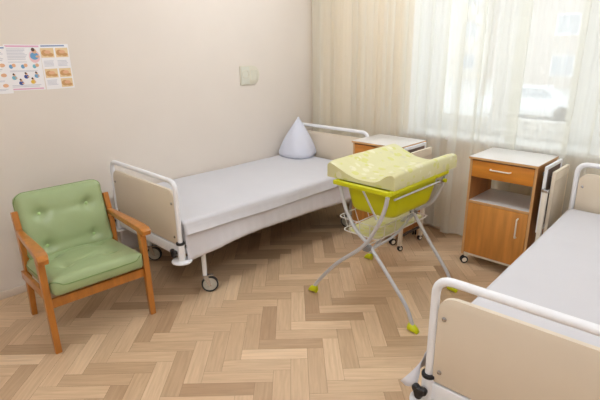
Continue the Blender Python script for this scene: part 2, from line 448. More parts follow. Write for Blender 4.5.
def drape(name, loc, rz, y0, y1, ztop, xin, hem_l, hem_r, flare_l, flare_r, m, seed, wr=.004, ripple=.010, xl=None, fwd=0.0):
    """cloth lying over a bed: hangs down both long sides"""
    rnd = random.Random(seed); so = rnd.random()*40
    x0, x1 = -(xl or xin), BW+xin
    bm = nb(); rows = []; NY = 90; NX = 34; NH = 9
    rc = .03
    for j in range(NY+1):
        v = j/NY; y = y0+(y1-y0)*v; row = []
        edge = min(1, min(v, 1-v)*14)
        def rip(q, dep):  # hanging folds
            return dep*(ripple*math.sin(y*9+so)+ripple*.35*math.sin(y*37+2*so)+ripple*.25*math.sin(y*83+so*3))
        prof = []
        hl = hem_l+.012*math.sin(y*2.6+so); hr = hem_r+.010*math.sin(y*2.9+1.2+so)-(.035*max(0, 1-v*5) if hem_r < .4 else 0)
        for k in range(NH):
            d = 1-k/NH; z = hl+(ztop-rc-hl)*(k/NH)
            prof.append((x0-flare_l(v)*d**1.5+rip(0, d)-.002, z))
        for k in range(5):
            a = k/5*PI/2; prof.append((x0+rc-rc*math.cos(a), ztop-rc+rc*math.sin(a)))
        for k in range(NX+1): prof.append((x0+rc+(x1-x0-2*rc)*k/NX, ztop))
        for k in range(1, 6):
            a = k/5*PI/2; prof.append((x1-rc+rc*math.sin(a), ztop-rc+rc*math.cos(a)))
        for k in range(1, NH+1):
            d = k/NH; z = ztop-rc-(ztop-rc-hr)*d
            prof.append((x1+flare_r(v)*d**1.5+rip(1, d)+.002, z))
        for (x, z) in prof:
            n_ = noise.noise(Vector((x*3.2+so, y*2.4, z*2)))+.5*noise.noise(Vector((x*8, y*7+so, z*5)))
            top = 1 if z > ztop-.035 else .3
            row.append(bm.verts.new((x, y-(fwd*max(0, 1-v*6)*max(0, (ztop-.06-z)/.2)**1.3 if x < .2 else 0), z+wr*n_*top)))
        rows.append(row)
    for a, c in zip(rows, rows[1:]):
        for k in range(len(a)-1): bm.faces.new((a[k], a[k+1], c[k+1], c[k]))
    if fwd:  # the loose corner turns back towards the bed post
        prev = rows[0][:NH]
        for q in (.25, .5, .75, 1):
            cur = []
            for k, v in enumerate(rows[0][:NH]):
                d = 1-k/NH
                cur.append(bm.verts.new((v.co.x+(-.036-v.co.x)*q*min(1, d*1.6)+.006*math.sin(q*6)*d, v.co.y-.016*math.sin(q*PI)*d-.010*q, v.co.z+.02*d*q)))
            for k in range(NH-1): bm.faces.new((prev[k], prev[k+1], cur[k+1], cur[k]))
            prev = cur
    o = obj(name, bm, m, loc=loc, sharp=180); o.rotation_euler = (0, 0, rz)
    md = o.modifiers.new('cloth_thickness', 'SOLIDIFY'); md.thickness = .003; md.offset = 1
    return o
def mattress(label, loc, rz):
    b = nb(); box(b, .012, BW-.012, .035, BL-.035, .386, .558, .03, 4)
    o = obj('mattress', b, M['mattress'], loc=loc); o.rotation_euler = (0, 0, rz)
    return tag(o, label, 'mattress', 'mattresses')
mattress('mattress under white sheets on the bed by the wall', (.1028, -2.3788, 0), 0)
mattress('mattress under white sheets on the bed in the right foreground', B2LOC, B2R)
zero = lambda v: 0.0
tag(drape('bed_sheet', (.1028, -2.3788, 0), 0, .028, BL-.09, .566, .016, .075, .335, zero, lambda v: .02+.015*math.sin(v*9), M['sheet'], 1, .002, .006, xl=.078),
    'white under-sheet hanging in folds below the cover of the bed by the wall', 'sheet', 'white bed sheets')
tag(drape('bed_cover', (.1028, -2.3788, 0), 0, .024, BL-.05, .576, .022, .47, .482, zero, lambda v: .016+.008*math.sin(v*7+1), M['cover'], 2, .004, .003, xl=.086),
    'white cover spread on the bed by the wall, pillow standing on it', 'bed cover', 'white bed covers')
tag(drape('bed_sheet', B2LOC, B2R, .028, BL-.06, .566, .016, .345, .36, lambda v: .02+.075*max(0, 1-v*6), zero, M['sheet'], 4, .002, .006, fwd=.05),
    'white under-sheet with a corner flaring out beside the nearest bed post', 'sheet', 'white bed sheets')
tag(drape('bed_cover', B2LOC, B2R, .024, BL-.04, .576, .014, .47, .47, lambda v: .016, zero, M['cover'], 6, .004, .003),
    'bare white cover on the bed in the right foreground', 'bed cover', 'white bed covers')

# pillow stood on end as a soft cone
def make_pillow():
    bm = nb(); rows = []; n = 40; H = .40; NZ = 22
    for j in range(NZ+1):
        t = j/NZ
        for_r = (1-t)**.86*(.196+.035*math.sin(t*PI)) if t < 1 else 0
        if t < .12: for_r *= .86+.14*math.sin(t/.12*PI/2)
        row = []
        for k in range(n):
            a = 2*PI*k/n
            sq = 1+.10*math.cos(3*(a-.7))*(1-t)+.02*math.sin(7*a+t*6)*(1-t)
            rx = max(.007, for_r*sq); ry = max(.007, for_r*.80*sq)
            ux, uy = math.cos(a)*rx, math.sin(a)*ry
            c_, s_ = math.cos(.75), math.sin(.75)
            row.append(bm.verts.new((ux*c_-uy*s_+.012*t*t, ux*s_+uy*c_, t*H+.006*math.sin(3*a)*(1-t)*t)))
        rows.append(row)
    for a, c in zip(rows, rows[1:]):
        for k in range(n): bm.faces.new((a[k], a[(k+1) % n], c[(k+1) % n], c[k]))
    bm.faces.new(rows[0]); bm.faces.new(rows[-1])
    o = obj('pillow', bm, M['pillow'], loc=(.228, -.49, .583), sharp=80)
    tag(o, 'white pillow stood on end in a pointed cone at the head of the bed', 'pillow')
make_pillow()

# ------------------------------------------------------------------ bedside cabinets
def cabinet(label, loc, rz):
    t = thing('bedside_cabinet', label, 'cabinet', loc, rz, 'bedside cabinets')
    w, d, h, zb = .475, .40, .868, .084
    for x0, x1 in ((0, .018), (w-.018, w)):
        b = nb(); box(b, x0, x1, .002, d, zb, h-.019, .001, 1)
        p = obj('side_panel', b, M['wood_side'], t)
        b = nb(); box(b, x0, x1, -.0005, .0015, zb, h-.019, 0); obj('edge_band', b, M['wood_edge'], p, smooth=False)
    b = nb(); box(b, -.004, w+.004, -.014, d+.004, h-.018, h, .002, 2); p = obj('top', b, M['speckle'], t)
    b = nb(); box(b, -.0055, w+.0055, -.016, -.0142, h-.0175, h-.002); box(b, -.0058, -.0042, -.0142, d+.004, h-.0175, h-.002); box(b, w+.0042, w+.0058, -.0142, d+.004, h-.0175, h-.002)
    obj('edge_band', b, M['wood_edge'], p, smooth=False)
    b = nb(); box(b, .020, w-.020, 0, .016, .716, .838, .0015, 2); dr = obj('drawer', b, M['wood_drawer'], t)
    b = nb(); tube(b, fillet([(.160, 0, .790), (.160, -.026, .790), (.300, -.026, .790), (.300, 0, .790)], .012, 4), .0052, 10); obj('handle', b, M['cream_metal'], dr)
    b = nb(); box(b, .024, w-.024, .018, d-.012, .722, .80, .001, 1); obj('drawer_box', b, M['wood_side'], t)
    b = nb(); box(b, .0182, w-.0182, .004, d-.002, .514, .531, .001, 1); p = obj('shelf', b, M['speckle'], t)
    b = nb(); box(b, .0182, w-.0182, .001, .0035, .514, .531); obj('edge_band', b, M['wood_edge'], p, smooth=False)
    b = nb(); box(b, .0182, w-.0182, .004, d-.002, zb, zb+.016, .001, 1); obj('bottom_panel', b, M['cream_metal'], t)
    b = nb(); box(b, .0182, w-.0182, d-.012, d-.002, zb+.017, .512); obj('back_panel', b, M['wood_side'], t, smooth=False)
    b = nb(); box(b, .020, w-.020, -.002, .015, zb+.019, .511, .0015, 2); dr = obj('door', b, M['wood'], t)
    b = nb(); tube(b, fillet([(.392, 0, .468), (.392, -.028, .468), (.392, -.028, .325), (.392, 0, .325)], .012, 4), .0055, 10); obj('handle', b, M['cream_metal'], dr)
    for lx, ly, a in ((.03, .03, .7), (w-.03, .03, 1.1), (.03, d-.04, .4), (w-.03, d-.04, 2.2)):
        b = nb(); box(b, lx-.013, lx+.013, ly-.013, ly+.013, .057, zb, .002, 1); leg = obj('leg', b, M['cream_metal'], t)
        rt = T(lx, ly, .030) @ Matrix.Rotation(a, 4, 'Z') @ T(-.014, 0, 0) @ Matrix.Rotation(PI/2, 4, 'X')
        b = nb()
        for s in (-.011, .011):
            lathe(b, [(.019, s-.006), (.028, s-.006), (.030, s-.003), (.030, s+.003), (.028, s+.006), (.019, s+.006)], 20, rt, ring=True)
        obj('tire', b, M['black'], leg)
        b = nb()
        for s in (-.011, .011): lathe(b, [(.0, s-.0055), (.0185, s-.0055), (.0185, s+.0055), (0, s+.0055)], 16, rt)
        box(b, -.006, .006, -.0045, .0045, .030, .058, mtx=T(lx, ly, 0) @ Matrix.Rotation(a, 4, 'Z')); obj('wheel_hub', b, M['cream_metal'], leg)
    # fold-down over-bed tray on the right flank
    b = nb(); box(b, .541, .570, -.066, -.036, .046, .712, .003); post = obj('tray_post', b, M['cream_metal'], t)
    b = nb(); box(b, .549, .575, .255, .285, .046, .399, .003); obj('rear_post', b, M['cream_metal'], post)
    b = nb(); box(b, .555, .569, -.031, .254, .125, .145, .002); obj('cross_bar', b, M['dark_steel'], post)
    b = nb(); box(b, .536, .575, -.070, -.030, .7125, .730, .003); obj('clamp', b, M['chrome'], post)
    for ly in (-.050, .27):
        b = nb(); rt = T(.556, ly, .024) @ Matrix.Rotation(1.2, 4, 'Z') @ Matrix.Rotation(PI/2, 4, 'X')
        lathe(b, [(.0135, -.012), (.022, -.012), (.024, -.008), (.024, .008), (.022, .012), (.0135, .012)], 18, rt, ring=True); obj('tire', b, M['black'], post)
        b = nb(); lathe(b, [(0, -.0135), (.013, -.0135), (.013, .0135), (0, .0135)], 14, rt); obj('wheel_hub', b, M['cream_metal'], post)
    b = nb()
    z0, z1, y0, y1 = .40, .872, -.01, .31
    for q in ((y0, y1, z1-.024, z1), (y0, y1, z0, z0+.02), (y0, y0+.022, z0+.02, z1-.024), (y1-.022, y1, z0+.02, z1-.024)):
        box(b, .518, .536, q[0], q[1], q[2], q[3], .002, 1)
    fr = obj('tray_frame', b, M['white_metal'], t)
    b = nb(); box(b, .523, .531, .013, .287, .43, .846); obj('tray_inlay', b, M['inlay'], fr, smooth=False)
    b = nb(); box(b, .501, .5175, .02, .30, .80, .825, .002, 1); box(b, .501, .5175, .10, .13, .70, .80, .002, 1); box(b, .501, .5175, .22, .25, .70, .80, .002, 1); obj('hinge_bracket', b, M['dark_steel'], fr)
    b = nb(); box(b, .560, .577, .04, .325, .36, .825, .002, 2); bd = obj('tray_board', b, M['panel'], t)
    b = nb()
    for q in ((.038, .327, .8252, .833), (.032, .0398, .36, .833), (.3252, .333, .36, .833)): box(b, .558, .579, q[0], q[1], q[2], q[3], .001, 1)
    obj('edge_band', b, M['panel_edge'], bd)
    b = nb(); box(b, .5772, .581, .042, .323, .772, .822, .001, 1); obj('lip', b, M['panel_edge'], bd)
    b = nb(); tube(b, [(.5365, .16, .70), (.5595, .16, .70)], .010, 10); tube(b, [(.5365, .07, .79), (.5595, .07, .79)], .007, 10); obj('pivot', b, M['chrome'], bd)
    return t
cab = cabinet('wooden bedside cabinet with open shelf, standing in front of the window', (2.0762, -.55, 0), 0)
dup(cab, (1.045, -.632, 0), 0, 'wooden bedside cabinet in the corner, half hidden behind the baby changing table')

# ------------------------------------------------------------------ baby changing table
ct = thing('baby_changing_table', 'folding baby changing table with lime green tub and crossed silver legs', 'changing table', (1.91, -1.33, 0))
off = Vector((1.91, -1.33, 0))
def W(p): return Vector(p)-off
def leg(pts, y, toe):
    p = spline([W((a, y, z)) for a, z in pts], 8)
    b = nb(); tube(b, p, .0122, 12); lg = obj('leg', b, M['silver'], ct)
    fx, fz = pts[0]
    b = nb(); rows = []
    for j in range(9):
        u = j/8; xx = -.030+.066*u
        hw = .024*math.sin(PI*(.2+.62*u))**.45; hh = (.048*(1-u)**.6+.018)*(.75 if j == 0 else 1)*(1 if j < 8 else .6)
        row = []
        for k in range(14):
            a = 2*PI*k/14; row.append(b.verts.new(W((fx+toe*xx, y+hw*math.cos(a), max(.0, hh*.5+hh*.5*math.sin(a))))))
        rows.append(row)
    for r0, r1 in zip(rows, rows[1:]):
        for k in range(14): b.faces.new((r0[k], r0[(k+1) % 14], r1[(k+1) % 14], r1[k]))
    b.faces.new(rows[0]); b.faces.new(rows[-1])
    obj('foot_cap', b, M['lime_foot'], lg, sharp=60)
    return lg
leg([(1.530, .012), (1.55, .06), (1.635, .169), (1.755, .300), (1.952, .474), (2.055, .640), (2.096, .745), (2.112, .822)], -1.684, -1)
leg([(2.305, .012), (2.294, .06), (2.247, .155), (2.135, .285), (1.975, .455), (1.859, .545), (1.776, .665), (1.722, .822)], -1.640, 1)
leg([(2.243, .012), (2.228, .06), (2.186, .14), (2.038, .324), (1.894, .51), (1.80, .61), (1.735, .72), (1.715, .822)], -1.016, 1)
leg([(1.502, .012), (1.518, .06), (1.588, .17), (1.70, .302), (1.89, .505), (2.015, .60), (2.078, .721), (2.104, .822)], -.984, -1)
# rim frame
b = nb()
x0, x1, y0, y1, z0, z1 = 1.698, 2.124, -1.682, -.972, .824, .852
for q in ((x0, x1, y0, y0+.022), (x0, x1, y1-.022, y1), (x0, x0+.022, y0+.022, y1-.022), (x1-.022, x1, y0+.022, y1-.022)):
    box(b, q[0]-off.x, q[1]-off.x, q[2]-off.y, q[3]-off.y, z0, z1, .005, 2)
obj('rim', b, M['lime'], ct)
# tub: rounded box open on top, lofted
def tub():
    bm = nb(); rows = []
    def ring(cx, cy, hx, hy, r, z, n=7):
        pts = rrect(cx-hx, cx+hx, cy-hy, cy+hy, (r, r, r, r), n); return [bm.verts.new(W((a, c, z))) for a, c in pts]
    cx, cy = 1.908, -1.325
    for hx, hy, r, z in ((.192, .322, .05, .848), (.191, .312, .05, .838), (.189, .268, .055, .826), (.185, .258, .055, .78), (.174, .246, .055, .72), (.164, .236, .055, .668), (.152, .222, .05, .645), (.128, .19, .045, .632), (.06, .09, .03, .628)):
        rows.append(ring(cx, cy, hx, hy, r, z))
    for a, c in zip(rows, rows[1:]):
        for k in range(len(a)): bm.faces.new((a[k], a[(k+1) % len(a)], c[(k+1) % len(a)], c[k]))
    bm.faces.new(rows[-1])
    o = obj('tub', bm, M['lime'], ct, sharp=70)
    md = o.modifiers.new('wall', 'SOLIDIFY'); md.thickness = .004; md.offset = -1
tub()
b = nb(); tube(b, [W((2.112, -1.61, .790)), W((2.112, -1.09, .790))], .0065, 8); obj('side_rod', b, M['silver'], ct)
b = nb(); tube(b, [W((1.905, -1.655, .835)), W((2.022, -1.652, .655))], .006, 8); obj('brace', b, M['silver'], ct)
b = nb(); box(b, 2.100-off.x, 2.120-off.x, -1.09-off.y, -1.03-off.y, .775, .800, .005); obj('hinge', b, M['chrome'], ct)
b = nb(); lathe(b, [(0, -.010), (.014, -.010), (.014, .010), (0, .010)], 14, T(2.119-off.x, -1.015-off.y, .785) @ Matrix.Rotation(PI/2, 4, 'Y')); obj('hinge_knob', b, M['lime'], ct)
for px, py, pz in ((1.965, -1.662, .463), (1.892, -1.0, .508)):
    b = nb(); box(b, px-.022-off.x, px+.022-off.x, py-.024-off.y, py+.024-off.y, pz-.024, pz+.012, .008, 2); obj('pivot_bracket', b, M['pivot'], ct)
b = nb(); tube(b, spline([W((1.985, -1.63, .43)), W((1.955, -1.60, .415)), W((1.925, -1.5, .405)), W((1.90, -1.25, .40)), W((1.895, -1.01, .49))], 6), .0095, 10); obj('stretcher', b, M['silver'], ct)
# under-shelf: padded tray in a wire basket
def shelf():
    bm = nb(); xa, xb, ya, yb, zz = 1.60, 1.885, -1.435, -.80, .415
    NX, NY = 12, 20; g = []
    for j in range(NY+1):
        row = []
        for i in range(NX+1):
            u, v = i/NX*2-1, j/NY*2-1
            k = 1-.10*(u*u*v*v)
            sag = -.022*(1-u*u)*(1-v*v)
            row.append(bm.verts.new(W(((xa+xb)/2+u*(xb-xa)/2*k, (ya+yb)/2+v*(yb-ya)/2*k, zz+sag))))
        g.append(row)
    for a, c in zip(g, g[1:]):
        for k in range(NX): bm.faces.new((a[k], a[k+1], c[k+1], c[k]))
    o = obj('shelf_pad', bm, M['pad'], ct, sharp=180)
    md = o.modifiers.new('pad', 'SOLIDIFY'); md.thickness = .008; md.offset = 0
    b = nb()
    rp = rrect(xa-.012, xb+.012, ya-.012, yb+.012, (.05,)*4, 6)
    tube(b, [W((a, c, zz+.004)) for a, c in rp], .0045, 8, closed=True)
    rp2 = rrect(xa-.05, xb+.02, ya-.015, yb+.015, (.05,)*4, 6)
    tube(b, [W((a, c, zz+.095)) for a, c in rp2], .0035, 8, closed=True)
    for yy in (-1.38, -1.25, -1.12, -.99, -.86):
        tube(b, [W((xa-.012, yy, zz+.004)), W((xa-.05, yy, zz+.095))], .003, 6)
        tube(b, [W((xb+.012, yy, zz+.004)), W((xb+.02, yy, zz+.095))], .003, 6)
    for xx in (1.66, 1.745, 1.83):
        tube(b, [W((xx, ya-.012, zz+.004)), W((xx, ya-.015, zz+.095))], .003, 6); tube(b, [W((xx, yb+.012, zz+.004)), W((xx, yb+.015, zz+.095))], .003, 6)
    for yy in (-1.435, -.80):
        tube(b, [W((xb+.01, yy, zz+.004)), W((1.93, yy-.2, .45) if yy < -1 else (1.90, -.985, .50))], .004, 6)
    obj('wire_basket', b, M['wire'], ct)
shelf()
# changing mat lying on the table
def cmat():
    X0, X1, Y0, Y1 = 1.618, 2.125, -1.640, -.875; cx, cy = (X0+X1)/2, (Y0+Y1)/2
    hw, hl = (X1-X0)/2, (Y1-Y0)/2
    prof = [(0, .094), (.008, .104), (.020, .107), (.05, .098), (.10, .075), (.15, .050), (.21, .029), (.27, .023), (.33, .024), (.37, .031), (.40, .047), (.43, .074), (.455, .092), (.485, .100), (.500, .098), (.507, .088)]
    def zt(x):
        for (a, c), (d, e) in zip(prof, prof[1:]):
            if a <= x <= d: return c+(e-c)*(x-a)/(d-a)
        return prof[-1][1]
    bm = nb(); NX, NY = 48, 54; top = []; bot = []
    for j in range(NY+1):
        v = j/NY; y = -hl+2*hl*v; tr = []; br = []
        ed = min(1, (min(v, 1-v)*14)**.5) if 0 < v < 1 else 0
        for i in range(NX+1):
            x = 2*hw*i/NX
            edx = min(1, (min(i, NX-i)/2.0)**.5) if 0 < i < NX else 0
            z = zt(x)
            z = .010+(z-.010)*(.86+.14*ed)*(.93+.07*edx)
            z += .0025*noise.noise(Vector((x*14, y*14, 3)))
            pin = 1-.010*math.sin(PI*i/NX)
            tr.append(bm.verts.new((x-hw, y*(1 if 0 < v < 1 else pin), z))); br.append(bm.verts.new((x-hw, y, 0)))
        top.append(tr); bot.append(br)
    for a, c in zip(top, top[1:]):
        for k in range(NX): bm.faces.new((a[k], a[k+1], c[k+1], c[k]))
    for a, c in zip(bot, bot[1:]):
        for k in range(NX): bm.faces.new((a[k], c[k], c[k+1], a[k+1]))
    for j in range(NY):
        bm.faces.new((top[j][0], top[j+1][0], bot[j+1][0], bot[j][0])); bm.faces.new((top[j][NX], bot[j][NX], bot[j+1][NX], top[j+1][NX]))
    for i in range(NX):
        bm.faces.new((top[0][i], bot[0][i], bot[0][i+1], top[0][i+1])); bm.faces.new((top[NY][i], top[NY][i+1], bot[NY][i+1], bot[NY][i]))
    o = obj('changing_mat', bm, M['pad'], loc=(cx, cy, .8525), sharp=55)
    tag(o, 'pale yellow leaf-print changing mat with raised sides lying on the changing table', 'changing mat')
cmat()

# ------------------------------------------------------------------ armchair
ch = thing('armchair', 'low wooden armchair with buttoned green leatherette cushions by the left wall', 'armchair', (.63, -2.895, 0), math.radians(-2))
HY = .293
def bar(b, pts, w, d, bev=.006):
    """tapering square bar along pts (list of (x, z)); w(i) along x, d across y, centred at y"""
    pass
def chair_side(s):
    y = s*HY; yr = s*(HY-.014)+.014
    # front leg
    b = nb(); prism(b, [(.294, 0), (.324, 0), (.310, .575), (.260, .575)], y-.018, y+.018, 'y', .004); obj('leg', b, M['chair_wood'], ch)
    # rear leg and back post, bent
    b = nb(); prism(b, [(-.262, 0), (-.228, 0), (-.140, .40), (-.155, .56), (-.196, .725), (-.232, .716), (-.198, .55), (-.186, .41)], yr-.017, yr+.017, 'y', .004); obj('leg', b, M['chair_wood'], ch)
    # armrest
    pts = [(-.205, .585), (-.10, .582), (.10, .580), (.26, .580), (.33, .576), (.365, .566)]
    up = [(-.205, .615), (-.10, .616), (.10, .618), (.26, .618), (.34, .614), (.375, .598)]
    b = nb(); rows = []
    for i, ((xa, za), (xb, zb)) in enumerate(zip(pts, up)):
        hw = (.017, .020, .026, .031, .031, .027)[i]; ins = (yr-y)*(1-i/5)
        rows.append([b.verts.new((xa, y+ins-hw, za)), b.verts.new((xa, y+ins+hw, za)), b.verts.new((xb, y+ins+hw, zb)), b.verts.new((xb, y+ins-hw, zb))])
    for r0, r1 in zip(rows, rows[1:]):
        for k in range(4): b.faces.new((r0[k], r0[(k+1) % 4], r1[(k+1) % 4], r1[k]))
    b.faces.new(rows[0]); b.faces.new(rows[-1])
    bmesh.ops.bevel(b, geom=[e for e in b.edges], offset=.006, segments=2, profile=.5, affect='EDGES')
    obj('armrest', b, M['chair_wood'], ch)
    b = nb(); prism(b, [(-.165, .300), (.275, .325), (.275, .380), (-.165, .354)], y-.011, y+.011, 'y', .003); obj('side_rail', b, M['chair_wood'], ch)
for s in (-1, 1): chair_side(s)
b = nb(); box(b, .276, .300, -HY+.012, HY-.012, .272, .328, .004); obj('front_rail', b, M['chair_wood'], ch)
b = nb(); box(b, -.182, -.160, -HY+.012, HY-.012, .305, .355, .004); obj('rear_rail', b, M['chair_wood'], ch)
b = nb(); box(b, -.236, -.219, -HY+.012, HY-.012, .655, .70, .004); obj('back_rail', b, M['chair_wood'], ch)

def cushion(name, W_, L_, Tk, btn, mtx, parent, dip=.022, crown=.018):
    """tufted pad: W_ wide (y), L_ long (x), Tk thick (z); dimples at btn"""
    bm = nb(); n = 40; g = {}
    R = .042
    def place(u, v, face):
        # u, v in -1..1 on the pad outline
        x, y = u*L_/2, v*W_/2
        return x, y
    def rmap(t):  # finer near the edges
        return math.sin(t*PI/2)*.45+t*.55
    def edge_drop(x, y):
        dx = max(0, abs(x)-(L_/2-R)); dy = max(0, abs(y)-(W_/2-R)); q = min(R, math.hypot(dx, dy))
        return R-math.sqrt(max(0, R*R-q*q))
    def corner(x, y):  # round the outline
        cx, cy = L_/2-R*1.5, W_/2-R*1.5
        if abs(x) > cx and abs(y) > cy:
            dx, dy = abs(x)-cx, abs(y)-cy; d = max(dx, dy); h = math.hypot(dx, dy)
            if h > 0: dx, dy = dx*d/h, dy*d/h
            return math.copysign(cx+dx, x), math.copysign(cy+dy, y)
        return x, y
    tops = []; bots = []
    for j in range(n+1):
        tr = []; br = []
        for i in range(n+1):
            x, y = corner(rmap(i/n*2-1)*L_/2, rmap(j/n*2-1)*W_/2)
            z = Tk/2-edge_drop(x, y)+crown*(1-(2*x/L_)**2)*(1-(2*y/W_)**2)
            for bx, by in btn:
                r2 = (x-bx)**2+(y-by)**2
                z -= dip*math.exp(-r2/.0011)+dip*.35*math.exp(-r2/.006)
            # soft pulls running between the buttons
            for a in range(len(btn)):
                for c in range(a+1, len(btn)):
                    p, q = Vector(btn[a]), Vector(btn[c]); d = q-p
                    if d.length > .34: continue
                    t = max(0, min(1, (Vector((x, y))-p).dot(d)/d.length_squared)); e = (Vector((x, y))-p-d*t).length
                    z -= .005*math.exp(-e*e/.0006)
            tr.append(bm.verts.new((x, y, z)))
            br.append(bm.verts.new((x, y, -Tk/2+edge_drop(x, y)*.8)))
        tops.append(tr); bots.append(br)
    for a, c in zip(tops, tops[1:]):
        for k in range(n): bm.faces.new((a[k], a[k+1], c[k+1], c[k]))
    for a, c in zip(bots, bots[1:]):
        for k in range(n): bm.faces.new((a[k], c[k], c[k+1], a[k+1]))
    ring = [(0, k) for k in range(n)]+[(k, n) for k in range(n)]+[(n, k) for k in range(n, 0, -1)]+[(k, 0) for k in range(n, 0, -1)]
    for (a, c), (d, e) in zip(ring, ring[1:]+ring[:1]): bm.faces.new((tops[a][c], tops[d][e], bots[d][e], bots[a][c]))
    weltpts = []
    for (a, c) in ring: weltpts.append(mtx @ ((tops[a][c].co)+Vector((0, 0, 0))))
    zs = []
    for bx, by in btn:
        best = min((v for r_ in tops for v in r_), key=lambda v: (v.co.x-bx)**2+(v.co.y-by)**2); zs.append(best.co.z)
    for v in bm.verts: v.co = mtx @ v.co
    o = obj(name, bm, M['leather'], parent, sharp=75)
    b = nb(); tube(b, weltpts[::2], .0032, 6, closed=True); obj('piping', b, M['piping'], o)
    for (bx, by), z in zip(btn, zs):
        b = nb(); lathe(b, [(.0, -.002), (.010, -.002), (.0115, .002), (.009, .0055), (.004, .0075), (0, .008)], 14, mtx @ T(bx, by, z+.001)); obj('button', b, M['button'], o)
    return o
# seat: slopes back slightly
ms = T(.075, 0, .388) @ Matrix.Rotation(math.radians(-3.5), 4, 'Y')
cushion('seat_cushion', .545, .555, .105, [(.09, -.14), (.09, .14), (-.13, -.14), (-.13, .14)], ms, ch)
# backrest: local x of the pad runs up the back, z of the pad faces forward
ang = math.radians(16)
up = Vector((-math.sin(ang), 0, math.cos(ang))); fw = Vector((math.cos(ang), 0, math.sin(ang)))
mb = Matrix(((up.x, 0, fw.x, -.198), (0, 1, 0, .010), (up.z, 0, fw.z, .603), (0, 0, 0, 1)))
cushion('backrest_cushion', .530, .44, .095, [(.075, -.145), (.075, .145), (-.135, -.145), (-.135, .145)], mb, ch)

# ------------------------------------------------------------------ posters on the left wall
P = {k: mat('print_'+k, v, .6) for k, v in dict(pink=(226, 176, 200), grey=(200, 201, 210), blue=(110, 160, 200), skin=(226, 178, 140), brown=(204, 156, 104), gold=(230, 204, 160), dark=(84, 56, 50), yellow=(230, 190, 70), teal=(120, 180, 200), title=(130, 150, 190), navy=(60, 80, 150), rose=(236, 200, 204)).items()}
def sheet_(label, ya, yb, za, zb, tilt, ztl):
    t = thing('poster', label, 'poster', (0, (ya+yb)/2, (za+zb)/2), 0, 'posters on the wall')
    t.rotation_euler = (tilt, 0, 0)
    w, h = (yb-ya), (zb-za)
    b = nb(); box(b, .0005, .0018+ztl, -w/2, w/2, -h/2, h/2); obj('paper', b, M['paper'], t, smooth=False)
    return t, w, h, .0018+ztl
def ov(b, x, w, h, u0, u1, v0, v1, n=16):
    """ellipse printed at fractions of the sheet (u from left, v from top)"""
    cy, cz = ((u0+u1)/2-.5)*w, (.5-(v0+v1)/2)*h
    vs = [b.verts.new((x, cy+math.cos(2*PI*k/n)*(u1-u0)*w/2, cz+math.sin(2*PI*k/n)*(v1-v0)*h/2)) for k in range(n)]; b.faces.new(vs)
def rc(b, x, w, h, u0, u1, v0, v1):
    vs = [b.verts.new((x, (u-.5)*w, (.5-v)*h)) for u, v in ((u0, v0), (u1, v0), (u1, v1), (u0, v1))]; b.faces.new(vs)
def lines(b, x, w, h, u0, u1, v0, v1, n):
    for k in range(n):
        v = v0+(v1-v0)*k/n; rc(b, x, w, h, u0, u0+(u1-u0)*random.uniform(.8, 1), v, v+(v1-v0)/n*.45)
# sheet in the middle: mother and baby picture, little figures
t, w, h, x = sheet_('poster sheet with a pink title band and small mother and baby drawings', -2.925, -2.712, 1.400, 1.690, -.02, 0)
x += .0003
b = nb(); rc(b, x, w, h, .03, .98, .02, .055); obj('title_band', b, P['pink'], t, smooth=False)
b = nb(); rc(b, x, w, h, .05, .95, .955, .985); obj('footer_band', b, P['pink'], t, smooth=False)
b = nb(); lines(b, x, w, h, .05, .62, .09, .34, 8); lines(b, x, w, h, .05, .6, .37, .40, 1); lines(b, x, w, h, .05, .9, .56, .6, 2); lines(b, x, w, h, .06, .95, .88, .94, 2); obj('text', b, P['grey'], t, smooth=False)
def fig(u, v, s, c):
    b = nb(); ov(b, x, w, h, u-.085*s, u+.085*s, v-.01*s, v+.10*s); obj('clothes_print', b, P[c], t, smooth=False)
    b = nb(); ov(b, x+.0002, w, h, u-.03*s, u+.05*s, v-.055*s, v+.01*s); ov(b, x+.0002, w, h, u+.02*s, u+.10*s, v+.035*s, v+.07*s); obj('skin_print', b, P['skin'], t, smooth=False)
    b = nb(); ov(b, x+.0004, w, h, u-.05*s, u+.02*s, v-.075*s, v-.02*s); obj('hair_print', b, P['dark'], t, smooth=False)
b = nb(); ov(b, x, w, h, .66, .98, .12, .40); obj('backdrop_print', b, P['rose'], t, smooth=False)
x += .0002; fig(.82, .18, 1.5, 'blue')
for u, c in ((.17, 'blue'), (.50, 'blue'), (.83, 'teal')):
    b = nb(); ov(b, x, w, h, u-.11, u+.0, .43, .52); obj('clothes_print', b, P[c], t, smooth=False)
    b = nb(); ov(b, x+.0002, w, h, u-.03, u+.08, .41, .49); obj('skin_print', b, P['skin'], t, smooth=False)
for u, v, c in ((.16, .68, 'teal'), (.50, .66, 'navy'), (.80, .65, 'blue'), (.33, .80, 'navy'), (.67, .78, 'yellow')): fig(u, v, .82, c)
